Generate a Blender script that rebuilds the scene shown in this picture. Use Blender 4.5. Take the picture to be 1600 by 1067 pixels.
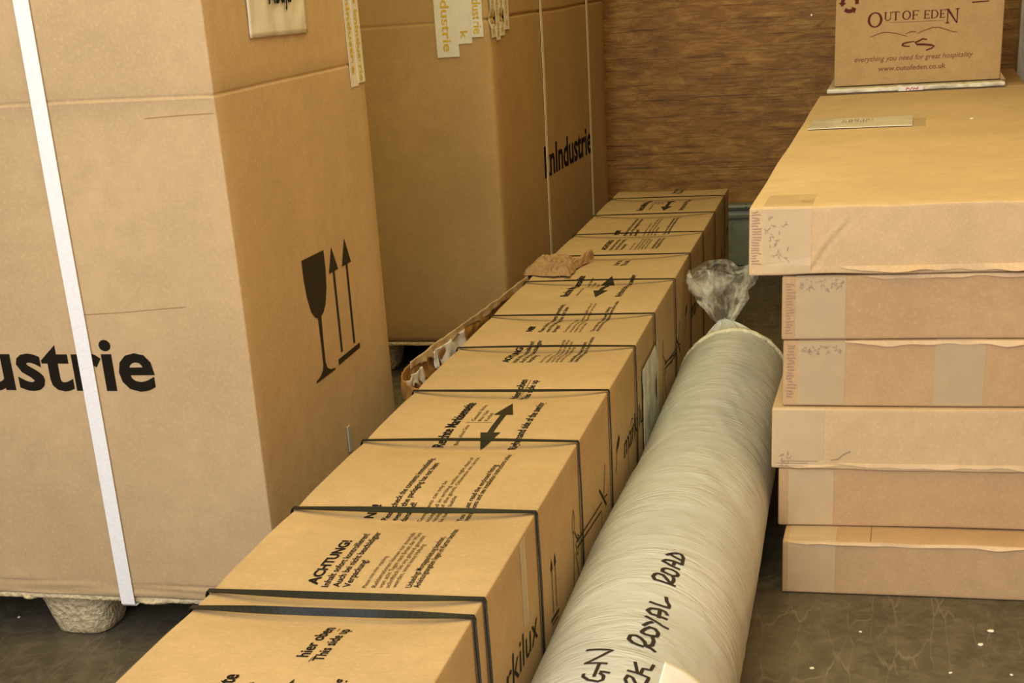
import bpy, bmesh, math, random
from mathutils import Vector, Matrix, noise

# ---------------------------------------------------------------- scene, camera, light
for o in list(bpy.data.objects):
    bpy.data.objects.remove(o)
scene = bpy.context.scene
COL = scene.collection
scene.view_settings.view_transform = 'Standard'
scene.view_settings.look = 'None'
scene.view_settings.gamma = 1.0
scene.view_settings.use_curve_mapping = False
scene.view_settings.exposure = 0.06

cam_data = bpy.data.cameras.new('camera')
cam = bpy.data.objects.new('camera', cam_data)
COL.objects.link(cam)
fwd = Vector((-0.24230351, 0.88282193, -0.40238595))
rgt = Vector((0.96950127, 0.23606557, -0.06588127))
upv = Vector((-0.03682803, 0.40607695, 0.91309649))
m = Matrix((rgt, upv, -fwd)).transposed().to_4x4()
m.translation = Vector((0, 0, 1.0))
cam.matrix_world = m
cam_data.sensor_fit = 'HORIZONTAL'
cam_data.sensor_width = 36.0
cam_data.lens = 2317.17 / 1600 * 36.0
cam_data.shift_x = (800 - 769.07) / 1600
cam_data.shift_y = (971.81 - 533.5) / 1600
cam_data.clip_start = 0.02
scene.camera = cam

world = bpy.data.worlds.new('daylight')
scene.world = world
world.use_nodes = True
world.node_tree.nodes['Background'].inputs[0].default_value = (0.80, 0.90, 1.0, 1)
world.node_tree.nodes['Background'].inputs[1].default_value = 0.45

def area_light(name, loc, direction, sx, sy, power, color, spread=180):
    d = bpy.data.lights.new(name, 'AREA')
    d.shape = 'RECTANGLE'; d.size = sx; d.size_y = sy
    d.energy = power; d.color = color; d.spread = math.radians(spread)
    o = bpy.data.objects.new(name, d); COL.objects.link(o)
    o.location = loc
    o.rotation_euler = Vector(direction).to_track_quat('-Z', 'Y').to_euler()
    return o
# daylight falling in through the open rear doors behind the photographer
area_light('door_daylight', (-0.72, -0.55, 1.55), (0, 1, -0.18), 2.3, 1.6, 60, (0.97, 0.97, 1.0))
# warm daylight passing the translucent roof panel
area_light('roof_daylight', (-0.50, 1.9, 2.27), (0, 0, -1), 1.7, 4.2, 52, (1.0, 0.84, 0.36))

# ---------------------------------------------------------------- node helpers
def new_mat(name):
    mt = bpy.data.materials.new(name); mt.use_nodes = True
    nt = mt.node_tree
    return mt, nt, nt.nodes['Principled BSDF']
def tex(nt, coord='Object', scale=(1, 1, 1), rot=(0, 0, 0)):
    tc = nt.nodes.new('ShaderNodeTexCoord'); mp = nt.nodes.new('ShaderNodeMapping')
    mp.inputs['Scale'].default_value = scale; mp.inputs['Rotation'].default_value = rot
    nt.links.new(tc.outputs[coord], mp.inputs['Vector'])
    return mp.outputs[0]
def nz(nt, vec, scale, detail=4, rough=.55, dist=0):
    n = nt.nodes.new('ShaderNodeTexNoise')
    n.inputs['Scale'].default_value = scale; n.inputs['Detail'].default_value = detail
    n.inputs['Roughness'].default_value = rough; n.inputs['Distortion'].default_value = dist
    nt.links.new(vec, n.inputs['Vector'])
    return n.outputs['Fac']
def ramp(nt, fac, stops):
    r = nt.nodes.new('ShaderNodeValToRGB'); e = r.color_ramp.elements
    while len(e) < len(stops): e.new(.5)
    for el, (p, c) in zip(e, stops):
        el.position = p; el.color = (*c, 1) if len(c) == 3 else c
    nt.links.new(fac, r.inputs[0])
    return r.outputs[0]
def mix(nt, fac, a, b, mode='MIX'):
    n = nt.nodes.new('ShaderNodeMix'); n.data_type = 'RGBA'; n.blend_type = mode
    for s, v in ((0, fac), (6, a), (7, b)):
        if hasattr(v, 'is_output'): nt.links.new(v, n.inputs[s])
        elif isinstance(v, (int, float)): n.inputs[s].default_value = v
        else: n.inputs[s].default_value = (*v, 1)
    return n.outputs[2]
def bump(nt, bs, hts, strength=.3, dist=.001):
    prev = None
    for h, s, d in hts:
        b = nt.nodes.new('ShaderNodeBump'); b.inputs['Strength'].default_value = s; b.inputs['Distance'].default_value = d
        nt.links.new(h, b.inputs['Height'])
        if prev: nt.links.new(prev, b.inputs['Normal'])
        prev = b.outputs[0]
    nt.links.new(prev, bs.inputs['Normal'])
def gray(v): return (v, v, v)

def kraft(name, col, flute='z', var=.10, rough=.82):
    mt, nt, bs = new_mat(name)
    v = tex(nt)
    big = nz(nt, v, 3.0, 3); fib = nz(nt, v, 170, 3, .7); mid = nz(nt, v, 28, 4, .6)
    dark = tuple(c * (1 - var * 1.4) for c in col); lite = tuple(min(1, c * (1 + var)) for c in col)
    c1 = ramp(nt, big, [(.3, dark), (.7, lite)])
    c2 = mix(nt, ramp(nt, mid, [(.35, gray(0)), (.7, gray(.55))]), c1, tuple(c * .82 for c in col))
    c3 = mix(nt, ramp(nt, fib, [(.50, gray(0)), (.72, gray(.45))]), c2, tuple(min(1, c * 1.22) for c in col))
    nt.links.new(c3, bs.inputs['Base Color'])
    bs.inputs['Roughness'].default_value = rough
    bs.inputs['Specular IOR Level'].default_value = .25
    w = nt.nodes.new('ShaderNodeTexWave'); w.wave_type = 'BANDS'
    w.bands_direction = {'x': 'X', 'y': 'Y', 'z': 'Z'}[flute]
    w.inputs['Scale'].default_value = 45; w.inputs['Distortion'].default_value = 1.2; w.inputs['Detail'].default_value = 2
    nt.links.new(v, w.inputs['Vector'])
    bump(nt, bs, [(w.outputs['Fac'], .07, .0006), (mid, .34, .0025), (fib, .12, .0005)])
    return mt
def plain(name, col, rough=.5, spec=.4, metal=0, bscale=0, bstr=.2, bdist=.001, var=0):
    mt, nt, bs = new_mat(name)
    v = tex(nt)
    n = nz(nt, v, bscale or 60, 4)
    k = var or .06
    nt.links.new(ramp(nt, n, [(.3, tuple(c * (1 - k) for c in col)), (.7, tuple(min(1, c * (1 + k)) for c in col))]), bs.inputs['Base Color'])
    bs.inputs['Roughness'].default_value = rough; bs.inputs['Specular IOR Level'].default_value = spec
    bs.inputs['Metallic'].default_value = metal
    if bscale: bump(nt, bs, [(n, bstr, bdist)])
    return mt

M = {}
M['kraft_big'] = kraft('kraft_of_pallet_box', (.515, .375, .215), 'x')
M['kraft_big_shaded'] = kraft('kraft_of_pallet_box_shaded', (.46, .305, .135), 'x')  # same cardboard as the near box, its shade put into the colour
M['kraft_long'] = kraft('kraft_of_long_carton', (.485, .345, .185), 'y')
M['kraft_flat'] = kraft('kraft_of_flat_cartons', (.64, .475, .285), 'y')
M['kraft_flat2'] = kraft('kraft_of_flat_cartons_darker', (.54, .365, .205), 'y')
M['kraft_small'] = kraft('kraft_of_small_carton', (.50, .345, .18), 'z')
M['kraft_edge'] = kraft('torn_kraft_edge', (.72, .54, .34), 'x', .2)
M['kraft_paper'] = kraft('crumpled_kraft_paper', (.40, .25, .12), 'x', .2, .7)
M['foil_kraft'] = plain('waxed_brown_paper', (.33, .17, .05), .32, .6, 0, 30, .5, .004, .3)
M['silver'] = plain('white_torn_lining', (.78, .76, .72), .35, .6, .15, 50, .6, .004, .1)
M['ink'] = plain('black_print', (.014, .011, .008), .9, .08, 0, 0)
M['ink_soft'] = plain('fine_black_print', (.085, .052, .02), .9, .1)
M['ink_grey'] = plain('dark_brown_print', (.036, .030, .017), .9, .1)
M['ink_red'] = plain('maroon_print', (.10, .022, .014), .7, .2)
M['ink_redsoft'] = plain('faint_maroon_print', (.20, .085, .045), .8, .2)
M['ink_marker'] = plain('marker_ink', (.018, .014, .012), .35, .4)
M['ink_yellow'] = plain('yellow_print', (.62, .43, .02), .5, .4)
M['ink_faded'] = plain('faded_grey_print', (.33, .24, .19), .7, .2)
M['crease'] = plain('crease_line', (.30, .16, .07), .9, .1)
M['strap_black'] = plain('black_polypropylene_strap', (.010, .011, .009), .45, .22, 0, 240, .3, .0005, .3)
M['strap_white'] = plain('white_polypropylene_strap', (.84, .86, .92), .42, .5, 0, 300, .04, .0004)
M['strap_cream'] = plain('cream_polypropylene_strap', (.80, .72, .52), .42, .5, 0, 300, .2, .0004)
M['chipboard'] = plain('pressed_wood_chips', (.66, .55, .34), .9, .15, 0, 95, 1.0, .009, .32)
M['label'] = plain('white_label_in_pouch', (.72, .70, .62), .22, .6, 0, 14, .5, .006)
M['paper'] = plain('white_paper', (.84, .87, .97), .6, .3, 0, 8, .2, .003)
M['steel_blue'] = plain('blue_grey_painted_steel', (.205, .235, .212), .42, .5, 0, 20, .3, .002, .18)
M['white_tape'] = plain('milky_packing_tape', (.74, .73, .64), .28, .6, 0, 22, .35, .002, .05)
M['red'] = plain('red_print', (.60, .03, .04), .5, .4)
M['crumb'] = plain('white_crumb', (.85, .82, .74), .8, .2)
M['rim'] = plain('pale_gathered_film', (.70, .68, .52), .35, .5, 0, 90, .8, .004, .15)

def tape_mat(name, col):
    mt, nt, bs = new_mat(name)
    v = tex(nt); n = nz(nt, v, 40, 4)
    nt.links.new(ramp(nt, n, [(.3, tuple(c * .93 for c in col)), (.7, col)]), bs.inputs['Base Color'])
    bs.inputs['Roughness'].default_value = .30; bs.inputs['Specular IOR Level'].default_value = .6
    bs.inputs['Alpha'].default_value = .42
    bump(nt, bs, [(n, .35, .002)])
    return mt
M['tape'] = tape_mat('clear_buff_packing_tape', (.76, .63, .42))
M['tape_pale'] = tape_mat('clear_pale_packing_tape', (.86, .70, .47))

def film_mat():
    mt, nt, bs = new_mat('milky_plastic_film')
    v = tex(nt, scale=(.55, 2.4, .55), rot=(0, 0, .22)); v2 = tex(nt)
    a = nz(nt, v, 15, 4, .55, 1.4); b = nz(nt, v2, 5, 3); c = nz(nt, v2, 120, 3)
    nt.links.new(mix(nt, ramp(nt, b, [(.35, gray(0)), (.65, gray(1))]), (.49, .52, .545), (.58, .61, .65)), bs.inputs['Base Color'])
    bs.inputs['Roughness'].default_value = .38; bs.inputs['Specular IOR Level'].default_value = .5
    bs.inputs['Coat Weight'].default_value = .25; bs.inputs['Coat Roughness'].default_value = .25
    bs.inputs['Subsurface Weight'].default_value = .08; bs.inputs['Subsurface Radius'].default_value = (.01, .01, .008)
    pm = nz(nt, v2, 7, 2)
    mm = nt.nodes.new('ShaderNodeMath'); mm.operation = 'MULTIPLY'
    nt.links.new(a, mm.inputs[0]); nt.links.new(ramp(nt, pm, [(.36, gray(.12)), (.62, gray(1))]), mm.inputs[1])
    a = mm.outputs[0]
    bump(nt, bs, [(a, .7, .009), (c, .10, .0008)])
    return mt
M['film'] = film_mat()
def bag_mat():
    mt, nt, bs = new_mat('clear_crinkled_polythene')
    v = tex(nt); a = nz(nt, v, 26, 3, .5, 1.2)
    bs.inputs['Base Color'].default_value = (.78, .78, .72, 1)
    bs.inputs['Roughness'].default_value = .16; bs.inputs['Specular IOR Level'].default_value = .9
    nt.links.new(ramp(nt, a, [(.42, gray(.05)), (.66, gray(.36))]), bs.inputs['Alpha'])
    bump(nt, bs, [(a, .35, .006)])
    return mt
M['bag'] = bag_mat()

def plywood():
    mt, nt, bs = new_mat('stained_plywood')
    v = tex(nt, scale=(1.5, 1, 5.5)); v2 = tex(nt, scale=(1, 1, 1)); v3 = tex(nt, scale=(.6, 1, 22))
    g = nz(nt, v, 7, 8, .74, .5); blot = nz(nt, v2, 2.2, 4, .6); st = nz(nt, v3, 9, 4, .6, .4); chk = nz(nt, tex(nt, scale=(1.4, 1, 5)), 22, 3, .7, 2)
    c = ramp(nt, g, [(.30, (.16, .066, .009)), (.5, (.40, .19, .036)), (.70, (.66, .38, .10))])
    c = mix(nt, ramp(nt, blot, [(.3, gray(.40)), (.62, gray(0))]), c, (.15, .065, .017))
    c = mix(nt, ramp(nt, st, [(.56, gray(0)), (.66, gray(.75))]), c, (.085, .034, .008))
    c = mix(nt, ramp(nt, chk, [(.62, gray(0)), (.70, gray(.55))]), c, (.66, .42, .15))
    nt.links.new(c, bs.inputs['Base Color']); bs.inputs['Roughness'].default_value = .55
    bump(nt, bs, [(g, .35, .004), (st, .3, .002)])
    return mt
M['plywood'] = plywood()
def floor_mat():
    mt, nt, bs = new_mat('worn_dark_floor_board')
    v = tex(nt)
    a = nz(nt, v, 3.2, 6, .65); b = nz(nt, v, 26, 5, .7, .5)
    c = ramp(nt, a, [(.25, (.040, .035, .026)), (.5, (.088, .076, .052)), (.75, (.150, .130, .090))])
    c = mix(nt, ramp(nt, b, [(.42, gray(0)), (.66, gray(.55))]), c, (.19, .16, .115))
    # branching scuffs and straight scratches
    def lines(scale, rot, lo, hi, sc=(1, 1, 1), dist=.25):
        vv = tex(nt, scale=sc, rot=(0, 0, rot))
        dn = nt.nodes.new('ShaderNodeTexNoise'); dn.inputs['Scale'].default_value = 9; dn.inputs['Detail'].default_value = 4
        nt.links.new(vv, dn.inputs['Vector'])
        mx = nt.nodes.new('ShaderNodeMix'); mx.data_type = 'VECTOR'; mx.inputs[0].default_value = dist
        nt.links.new(vv, mx.inputs[4]); nt.links.new(dn.outputs['Color'], mx.inputs[5])
        vo = nt.nodes.new('ShaderNodeTexVoronoi'); vo.feature = 'DISTANCE_TO_EDGE'; vo.inputs['Scale'].default_value = scale
        nt.links.new(mx.outputs[1], vo.inputs['Vector'])
        return ramp(nt, vo.outputs['Distance'], [(lo, gray(1)), (hi, gray(0))])
    l1 = lines(7, .3, .0, .035, (1, .6, 1), .22)
    l2 = lines(12, 1.1, .0, .03, (2.2, .35, 1), .08)
    msk = ramp(nt, nz(nt, v, 11, 4, .6), [(.48, gray(0)), (.66, gray(.32))])
    msk2 = ramp(nt, nz(nt, v, 6, 3, .6), [(.42, gray(0)), (.62, gray(.6))])
    c = mix(nt, mix(nt, 1.0, l1, msk, 'MULTIPLY'), c, (.32, .26, .185))
    c = mix(nt, mix(nt, 1.0, l2, msk2, 'MULTIPLY'), c, (.27, .22, .16))
    nt.links.new(c, bs.inputs['Base Color'])
    bs.inputs['Roughness'].default_value = .55; bs.inputs['Specular IOR Level'].default_value = .35
    bump(nt, bs, [(b, .35, .002), (a, .2, .004)])
    return mt
M['floor'] = floor_mat()
def post_mat():
    mt, nt, bs = new_mat('scuffed_grey_steel')
    a = nz(nt, tex(nt, scale=(5, 1, 1)), 9, 5, .7, .6)
    nt.links.new(ramp(nt, a, [(.32, (.10, .075, .05)), (.42, (.58, .57, .52)), (.7, (.75, .75, .72))]), bs.inputs['Base Color'])
    bs.inputs['Roughness'].default_value = .5
    return mt
M['post'] = post_mat()
M['wall_pale'] = plain('side_lining', (.30, .18, .07), .6, .3, 0, 6, .1, .002, .15)
M['wall_warm'] = plain('side_lining_warm', (.62, .36, .10), .6, .3, 0, 6, .1, .002, .12)
M['roof'] = plain('roof_lining', (.34, .28, .17), .7, .2)

# ---------------------------------------------------------------- mesh helpers
def obj(name, bm, mat, parent=None, smooth=True):
    me = bpy.data.meshes.new(name)
    bmesh.ops.recalc_face_normals(bm, faces=bm.faces) if getattr(bm, '_fix', False) else None
    bm.to_mesh(me); bm.free()
    me.materials.append(mat)
    if smooth:
        for p in me.polygons: p.use_smooth = True
    o = bpy.data.objects.new(name, me); COL.objects.link(o)
    if parent: o.parent = parent
    return o
def tag(o, label, cat, group=None):
    o['label'] = label; o['category'] = cat
    if group: o['group'] = group
    return o
def thing(name, label, cat, loc, rz=0, group=None):
    o = bpy.data.objects.new(name, None); o.empty_display_size = .05
    COL.objects.link(o); o.location = loc; o.rotation_euler = (0, 0, rz)
    return tag(o, label, cat, group)
def struct(o):
    o['kind'] = 'structure'; return o
IDW = lambda p: p

def axis_vals(a, b, r, step, extra=()):
    v = [a, a + r * .35, a + r]
    n = max(1, int(round((b - a - 2 * r) / step)))
    v += [a + r + (b - a - 2 * r) * i / n for i in range(1, n)]
    v += [b - r, b - r * .35, b]
    v = [x for x in v if all(abs(x - e) > 1e-4 for e in extra)] + list(extra)
    return sorted(v)
def rbox(x0, x1, y0, y1, z0, z1, r=.004, step=.05, warp=IDW, ex=(), ey=(), ez=()):
    """closed box with rounded edges whose faces follow warp()"""
    bm = bmesh.new(); V = {}
    X, Y, Z = axis_vals(x0, x1, r, step, ex), axis_vals(y0, y1, r, step, ey), axis_vals(z0, z1, r, step, ez)
    def vert(i, j, k):
        key = (i, j, k)
        if key not in V:
            p = Vector((X[i], Y[j], Z[k]))
            q = Vector((min(max(p.x, x0 + r), x1 - r), min(max(p.y, y0 + r), y1 - r), min(max(p.z, z0 + r), z1 - r)))
            d = p - q
            if d.length > 1e-7: p = q + d.normalized() * r
            V[key] = bm.verts.new(warp(p))
        return V[key]
    nx, ny, nz_ = len(X) - 1, len(Y) - 1, len(Z) - 1
    for i in range(nx):
        for j in range(ny):
            bm.faces.new((vert(i, j, nz_), vert(i + 1, j, nz_), vert(i + 1, j + 1, nz_), vert(i, j + 1, nz_)))
            bm.faces.new((vert(i, j + 1, 0), vert(i + 1, j + 1, 0), vert(i + 1, j, 0), vert(i, j, 0)))
    for i in range(nx):
        for k in range(nz_):
            bm.faces.new((vert(i, 0, k), vert(i + 1, 0, k), vert(i + 1, 0, k + 1), vert(i, 0, k + 1)))
            bm.faces.new((vert(i, ny, k + 1), vert(i + 1, ny, k + 1), vert(i + 1, ny, k), vert(i, ny, k)))
    for j in range(ny):
        for k in range(nz_):
            bm.faces.new((vert(0, j, k + 1), vert(0, j + 1, k + 1), vert(0, j + 1, k), vert(0, j, k)))
            bm.faces.new((vert(nx, j, k), vert(nx, j + 1, k), vert(nx, j + 1, k + 1), vert(nx, j, k + 1)))
    return bm
def wob(amp, seed, scale=3.0):
    off = Vector((seed * 7.3, seed * 3.1, seed * 5.7))
    def f(p):
        return noise.noise_vector(p * scale + off) * amp
    return f
def ribbon(path, wid, th, bm=None, warp=IDW, step=.03):
    """flat band of thickness th; path = list of (point, normal); wid = half-width vector"""
    bm = bm or bmesh.new()
    pts = []
    for (a, na), (b, nb) in zip(path[:-1], path[1:]):
        a, b, na, nb = Vector(a), Vector(b), Vector(na), Vector(nb)
        n = max(1, int((b - a).length / step))
        for i in range(n): t = i / n; pts.append((a.lerp(b, t), na.lerp(nb, t).normalized()))
    pts.append((Vector(path[-1][0]), Vector(path[-1][1])))
    w = Vector(wid); prev = None
    for p, n in pts:
        c = [warp(p - w), warp(p + w)]
        row = [bm.verts.new(c[0]), bm.verts.new(c[1]), bm.verts.new(c[1] + n * th), bm.verts.new(c[0] + n * th)]
        if prev:
            for i in range(4):
                bm.faces.new((prev[i], prev[(i + 1) % 4], row[(i + 1) % 4], row[i]))
        else: bm.faces.new(row)
        prev = row
    bm.faces.new(prev[::-1])
    return bm
# ---- printing: everything is laid on a surface frame (origin, right, up, normal)
class Frame:
    def __init__(s, o, r, u, warp=IDW, off=.0008):
        s.o, s.r, s.u = Vector(o), Vector(r), Vector(u); s.n = s.r.cross(s.u); s.warp = warp; s.off = off
    def __call__(s, a, b):
        return s.warp(s.o + s.r * a + s.u * b) + s.n * s.off
def poly(bm, F, pts):
    bm.faces.new([bm.verts.new(F(a, b)) for a, b in pts])
def line(bm, F, pts, w, taper=False):
    n = len(pts); L = []
    for i, (a, b) in enumerate(pts):
        p0 = pts[max(0, i - 1)]; p1 = pts[min(n - 1, i + 1)]
        d = Vector((p1[0] - p0[0], p1[1] - p0[1])); d = d.normalized() if d.length > 0 else Vector((1, 0))
        ww = w * (.5 + .5 * math.sin(math.pi * (i + .3) / (n - .4))) if taper else w
        L.append((bm.verts.new(F(a - d.y * ww / 2, b + d.x * ww / 2)), bm.verts.new(F(a + d.y * ww / 2, b - d.x * ww / 2))))
    for (a, b), (c, d) in zip(L[:-1], L[1:]): bm.faces.new((a, b, d, c))
_tc = {}
def text_geo(body, bold=0.0):
    key = (body, bold)
    if key not in _tc:
        cu = bpy.data.curves.new('t', 'FONT'); cu.body = body; cu.offset = bold; cu.resolution_u = 3; cu.fill_mode = 'FRONT'
        o = bpy.data.objects.new('t', cu); COL.objects.link(o)
        dg = bpy.context.evaluated_depsgraph_get(); dg.update()
        me = bpy.data.meshes.new_from_object(o.evaluated_get(dg))
        vs = [(v.co.x, v.co.y) for v in me.vertices]; fs = [tuple(p.vertices) for p in me.polygons]
        bpy.data.objects.remove(o); bpy.data.curves.remove(cu); bpy.data.meshes.remove(me)
        x0 = min(v[0] for v in vs); x1 = max(v[0] for v in vs)
        _tc[key] = ([(x - x0, y) for x, y in vs], fs, x1 - x0)
    return _tc[key]
CAP = [None]
def cap():
    if CAP[0] is None: CAP[0] = max(v[1] for v in text_geo('H')[0])
    return CAP[0]
def text(bm, F, body, a, b, length, height, bold=0.0, slant=0.0):
    """baseline starts at (a, b); height is the capital height"""
    vs, fs, w = text_geo(body, bold)
    sx, sy = length / w, height / cap()
    V = [bm.verts.new(F(a + x * sx + y * sy * slant, b + y * sy)) for x, y in vs]
    for f in fs:
        try: bm.faces.new([V[i] for i in f])
        except ValueError: pass

# ---------------------------------------------------------------- the load space
def slab(name, x0, x1, y0, y1, z0, z1, mat):
    return struct(obj(name, rbox(x0, x1, y0, y1, z0, z1, .002, 5), mat, None, False))
slab('floor', -2.10, .66, -.7, 5.40, -.06, 0, M['floor'])
slab('wall_back', -2.10, .66, 5.30, 5.36, .0, 2.35, M['plywood'])
slab('wall_left', -2.10, -2.04, -.7, 5.30, 0, 2.35, M['wall_pale'])
slab('wall_right', .60, .66, -.7, 5.30, 0, 2.35, M['wall_warm'])
slab('ceiling', -2.10, .66, -.7, 5.36, 2.35, 2.41, M['roof'])
def profile_x(name, x0, x1, prof, mat):
    bm = bmesh.new()
    A = [bm.verts.new((x0, y, z)) for y, z in prof]; B = [bm.verts.new((x1, y, z)) for y, z in prof]
    n = len(prof)
    for i in range(n): bm.faces.new((A[i], A[(i + 1) % n], B[(i + 1) % n], B[i]))
    bm.faces.new(A[::-1]); bm.faces.new(B)
    bmesh.ops.recalc_face_normals(bm, faces=bm.faces)
    return struct(obj(name, bm, mat, None, False))
profile_x('trim_1', -2.04, .60, [(5.299, .002), (5.255, .002), (5.255, .034), (5.272, .040), (5.272, .158), (5.262, .160), (5.260, .166),
          (5.272, .170), (5.276, .184), (5.262, .188), (5.256, .197), (5.260, .205), (5.272, .208), (5.299, .208)], M['steel_blue'])
slab('trim_2', .405, .599, 5.20, 5.254, .0, 2.35, M['post'])

# ---------------------------------------------------------------- moulded wood pallets
def pallet(parent, x0, x1, y0, y1, feet, bumps):
    def w(p):
        q = p.copy(); e = noise.noise(Vector((p.x * 14, p.y * 14, 3))) * .0022
        q.z += e; q.y += noise.noise(Vector((p.x * 22, p.z * 60, 8))) * .003
        return q
    obj('deck', rbox(x0, x1, y0, y1, .0885, .0985, .004, .02, w), M['chipboard'], parent)
    for fx_, fy_ in feet:
        bm = bmesh.new(); R = []
        prof = [(.0895, .078), (.080, .070), (.060, .064), (.035, .058), (.015, .053), (.004, .049), (0.0, .043)]
        for z, r in prof:
            row = []
            for k in range(40):
                t = 2 * math.pi * k / 40; c, s = math.cos(t), math.sin(t)
                q = (abs(c) ** 3.2 + abs(s) ** 3.2) ** (-1 / 3.2)
                rr = r * q * (1 + .030 * noise.noise(Vector((c * 2, s * 2, z * 90 + fx_ * 9))) + .012 * math.sin(z * 420))
                row.append(bm.verts.new((fx_ + c * rr, fy_ + s * rr * 1.02, z)))
            R.append(row)
        for a, b in zip(R[:-1], R[1:]):
            for k in range(40): bm.faces.new((a[k], b[k], b[(k + 1) % 40], a[(k + 1) % 40]))
        bm.faces.new(R[-1]); bm.faces.new(R[0][::-1])
        bmesh.ops.recalc_face_normals(bm, faces=bm.faces)
        obj('foot', bm, M['chipboard'], parent)
    for bx_, by_, rx, rz in bumps:
        bm = bmesh.new()
        bmesh.ops.create_uvsphere(bm, u_segments=24, v_segments=12, radius=1)
        for v in bm.verts:
            v.co = Vector((bx_ + v.co.x * rx, by_ + v.co.y * .05, .0895 + v.co.z * rz))
            v.co += noise.noise_vector(v.co * 50) * .0012
        obj('rib', bm, M['chipboard'], parent)

# ---------------------------------------------------------------- large box on pallet, front left
BL, BA = (-.8969, 2.0162, 0), -.01324
p1 = thing('wooden_pallet', 'pale pressed-wood pallet with cup feet under the left front box', 'pallet', BL, BA)
pallet(p1, -.945, .004, .004, .635, [(-.41, .105), (-.10, .12), (-.75, .105), (-.41, .33), (-.08, .33), (-.75, .33), (-.41, .54), (-.08, .54), (-.75, .54)],
       [(-.462, .05, .022, .010), (-.232, .05, .05, .010), (-.62, .05, .05, .009)])
b1 = thing('cardboard_box', 'tall cardboard box nearest on the left with white strap and glass symbol', 'box', BL, BA)
wb = wob(.0022, 1, 2.6)
def warpB(p):
    q = p + wb(p)
    if p.y < .02:       # crushed corrugated foot of the front face
        if p.z < .128: q.y += .0009 * math.sin((p.z - .098) * 2 * math.pi / .0105 + 3 * noise.noise(Vector((p.x * 4, 1, 1)))) * (.5 + noise.noise(Vector((p.x * 6, 0, p.z * 30)))) + .0022 * noise.noise(Vector((p.x * 18, 0, p.z * 90)))
        if p.z > .10: q.y -= .0
    g = math.exp(-((p.z - .8655) / .0022) ** 2)
    if p.x > -.003: q.x -= .0022 * g
    if p.y < .003: q.y += .0016 * g; q.y -= .0010 * math.exp(-((p.z - .8625) / .002) ** 2)
    return q
zl = [.0995 + .0018 * i for i in range(16)] + [.860, .8615, .863, .8643, .8655, .8667, .868, .870]
obj('box_body', rbox(-.93, 0, 0, .6305, .0985, 1.32, .0035, .03, warpB, ez=zl), M['kraft_big'], b1)
FBf = Frame((0, 0, 0), (1, 0, 0), (0, 0, 1), warpB)           # front face
FBr = Frame((0, 0, 0), (0, 1, 0), (0, 0, 1), warpB)           # right face
bm = bmesh.new()
text(bm, FBf, 'knIndustrie', -.752, .4490, .593, .0795, .022)
obj('printed_name', bm, M['ink'], b1, False)
bm = bmesh.new()
G = [(.2450, .5920), (.3446, .5910), (.3450, .560), (.3400, .530), (.328, .505), (.314, .4935), (.3030, .4900), (.2990, .440), (.2995, .410), (.306, .4010), (.320, .3955), (.3410, .3925),
     (.3408, .3895), (.2506, .3895), (.2506, .3925), (.272, .3965), (.284, .403), (.2885, .412), (.2890, .440), (.2870, .4900), (.276, .4935), (.262, .505), (.251, .530), (.2455, .560)]
poly(bm, FBr, [(.2450, .5920), (.3446, .5910), (.3450, .560), (.3400, .530), (.328, .505), (.314, .4935), (.3030, .4900), (.2870, .4900), (.276, .4935), (.262, .505), (.251, .530), (.2455, .560)])
poly(bm, FBr, [(.2872, .492), (.3028, .492), (.2995, .440), (.2995, .410), (.2885, .410), (.2890, .440)])
poly(bm, FBr, [(.2885, .412), (.2995, .412), (.306, .4010), (.320, .3955), (.3410, .3925), (.3408, .3895), (.2506, .3895), (.2506, .3925), (.272, .3965), (.284, .403)])
obj('glass_symbol', bm, M['ink_grey'], b1, False)
bm = bmesh.new()
for a0, a1, tip in ((.3587, .4032, .5895), (.4230, .4690, .5930)):
    c = (a0 + a1) / 2
    poly(bm, FBr, [(a0, .5485), (a1, .5490), (c, tip)])
    poly(bm, FBr, [(c - .0045, .4105), (c + .0045, .4105), (c + .0045, .549), (c - .0045, .549)])
poly(bm, FBr, [(.3600, .3920), (.4725, .3960), (.4725, .4050), (.3600, .4020)])
obj('arrow_symbol', bm, M['ink_grey'], b1, False)
# faint surface wrinkles
for pts in ([(-.266, .564), (-.20, .5665), (-.14, .570), (-.0908, .5726)], [(-.11, .8385), (-.05, .841), (-.004, .842)]):
    bm = bmesh.new(); line(bm, FBf, pts, .0009); obj('crease', bm, M['crease'], b1, False)
# white strap round the box and pallet deck
def strap_loop(parent, name, mat, x, y0, y1, z0, z1, hw, th=.0012, twist=0, wp=IDW):
    o = .0012
    path = [((x, y0 - o, z0 + .002), (0, -1, 0)), ((x, y0 - o, z1 - .002), (0, -1, 0)), ((x, y0 + .002, z1 + o), (0, 0, 1)), ((x, y1 - .002, z1 + o), (0, 0, 1)),
            ((x, y1 + o, z1 - .002), (0, 1, 0)), ((x, y1 + o, z0 + .002), (0, 1, 0)), ((x, y1 - .002, z0 - o), (0, 0, -1)), ((x, y0 + .002, z0 - o), (0, 0, -1)), ((x, y0 - o, z0 + .002), (0, -1, 0))]
    return obj(name, ribbon(path, (hw, 0, 0), th, None, wp), mat, parent, False)
def wB2(p):
    q = p.copy(); d = wb(Vector((p.x, 0, p.z))); q.y += d.y * (1 if p.y < .1 else 0) - (.0012 if p.y < .1 else 0); q.x += d.x * .3
    return q
strap_loop(b1, 'strap', M['strap_white'], -.2703, -.001, .636, .087, 1.322, .0121, .0012, 0, wB2)
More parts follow.
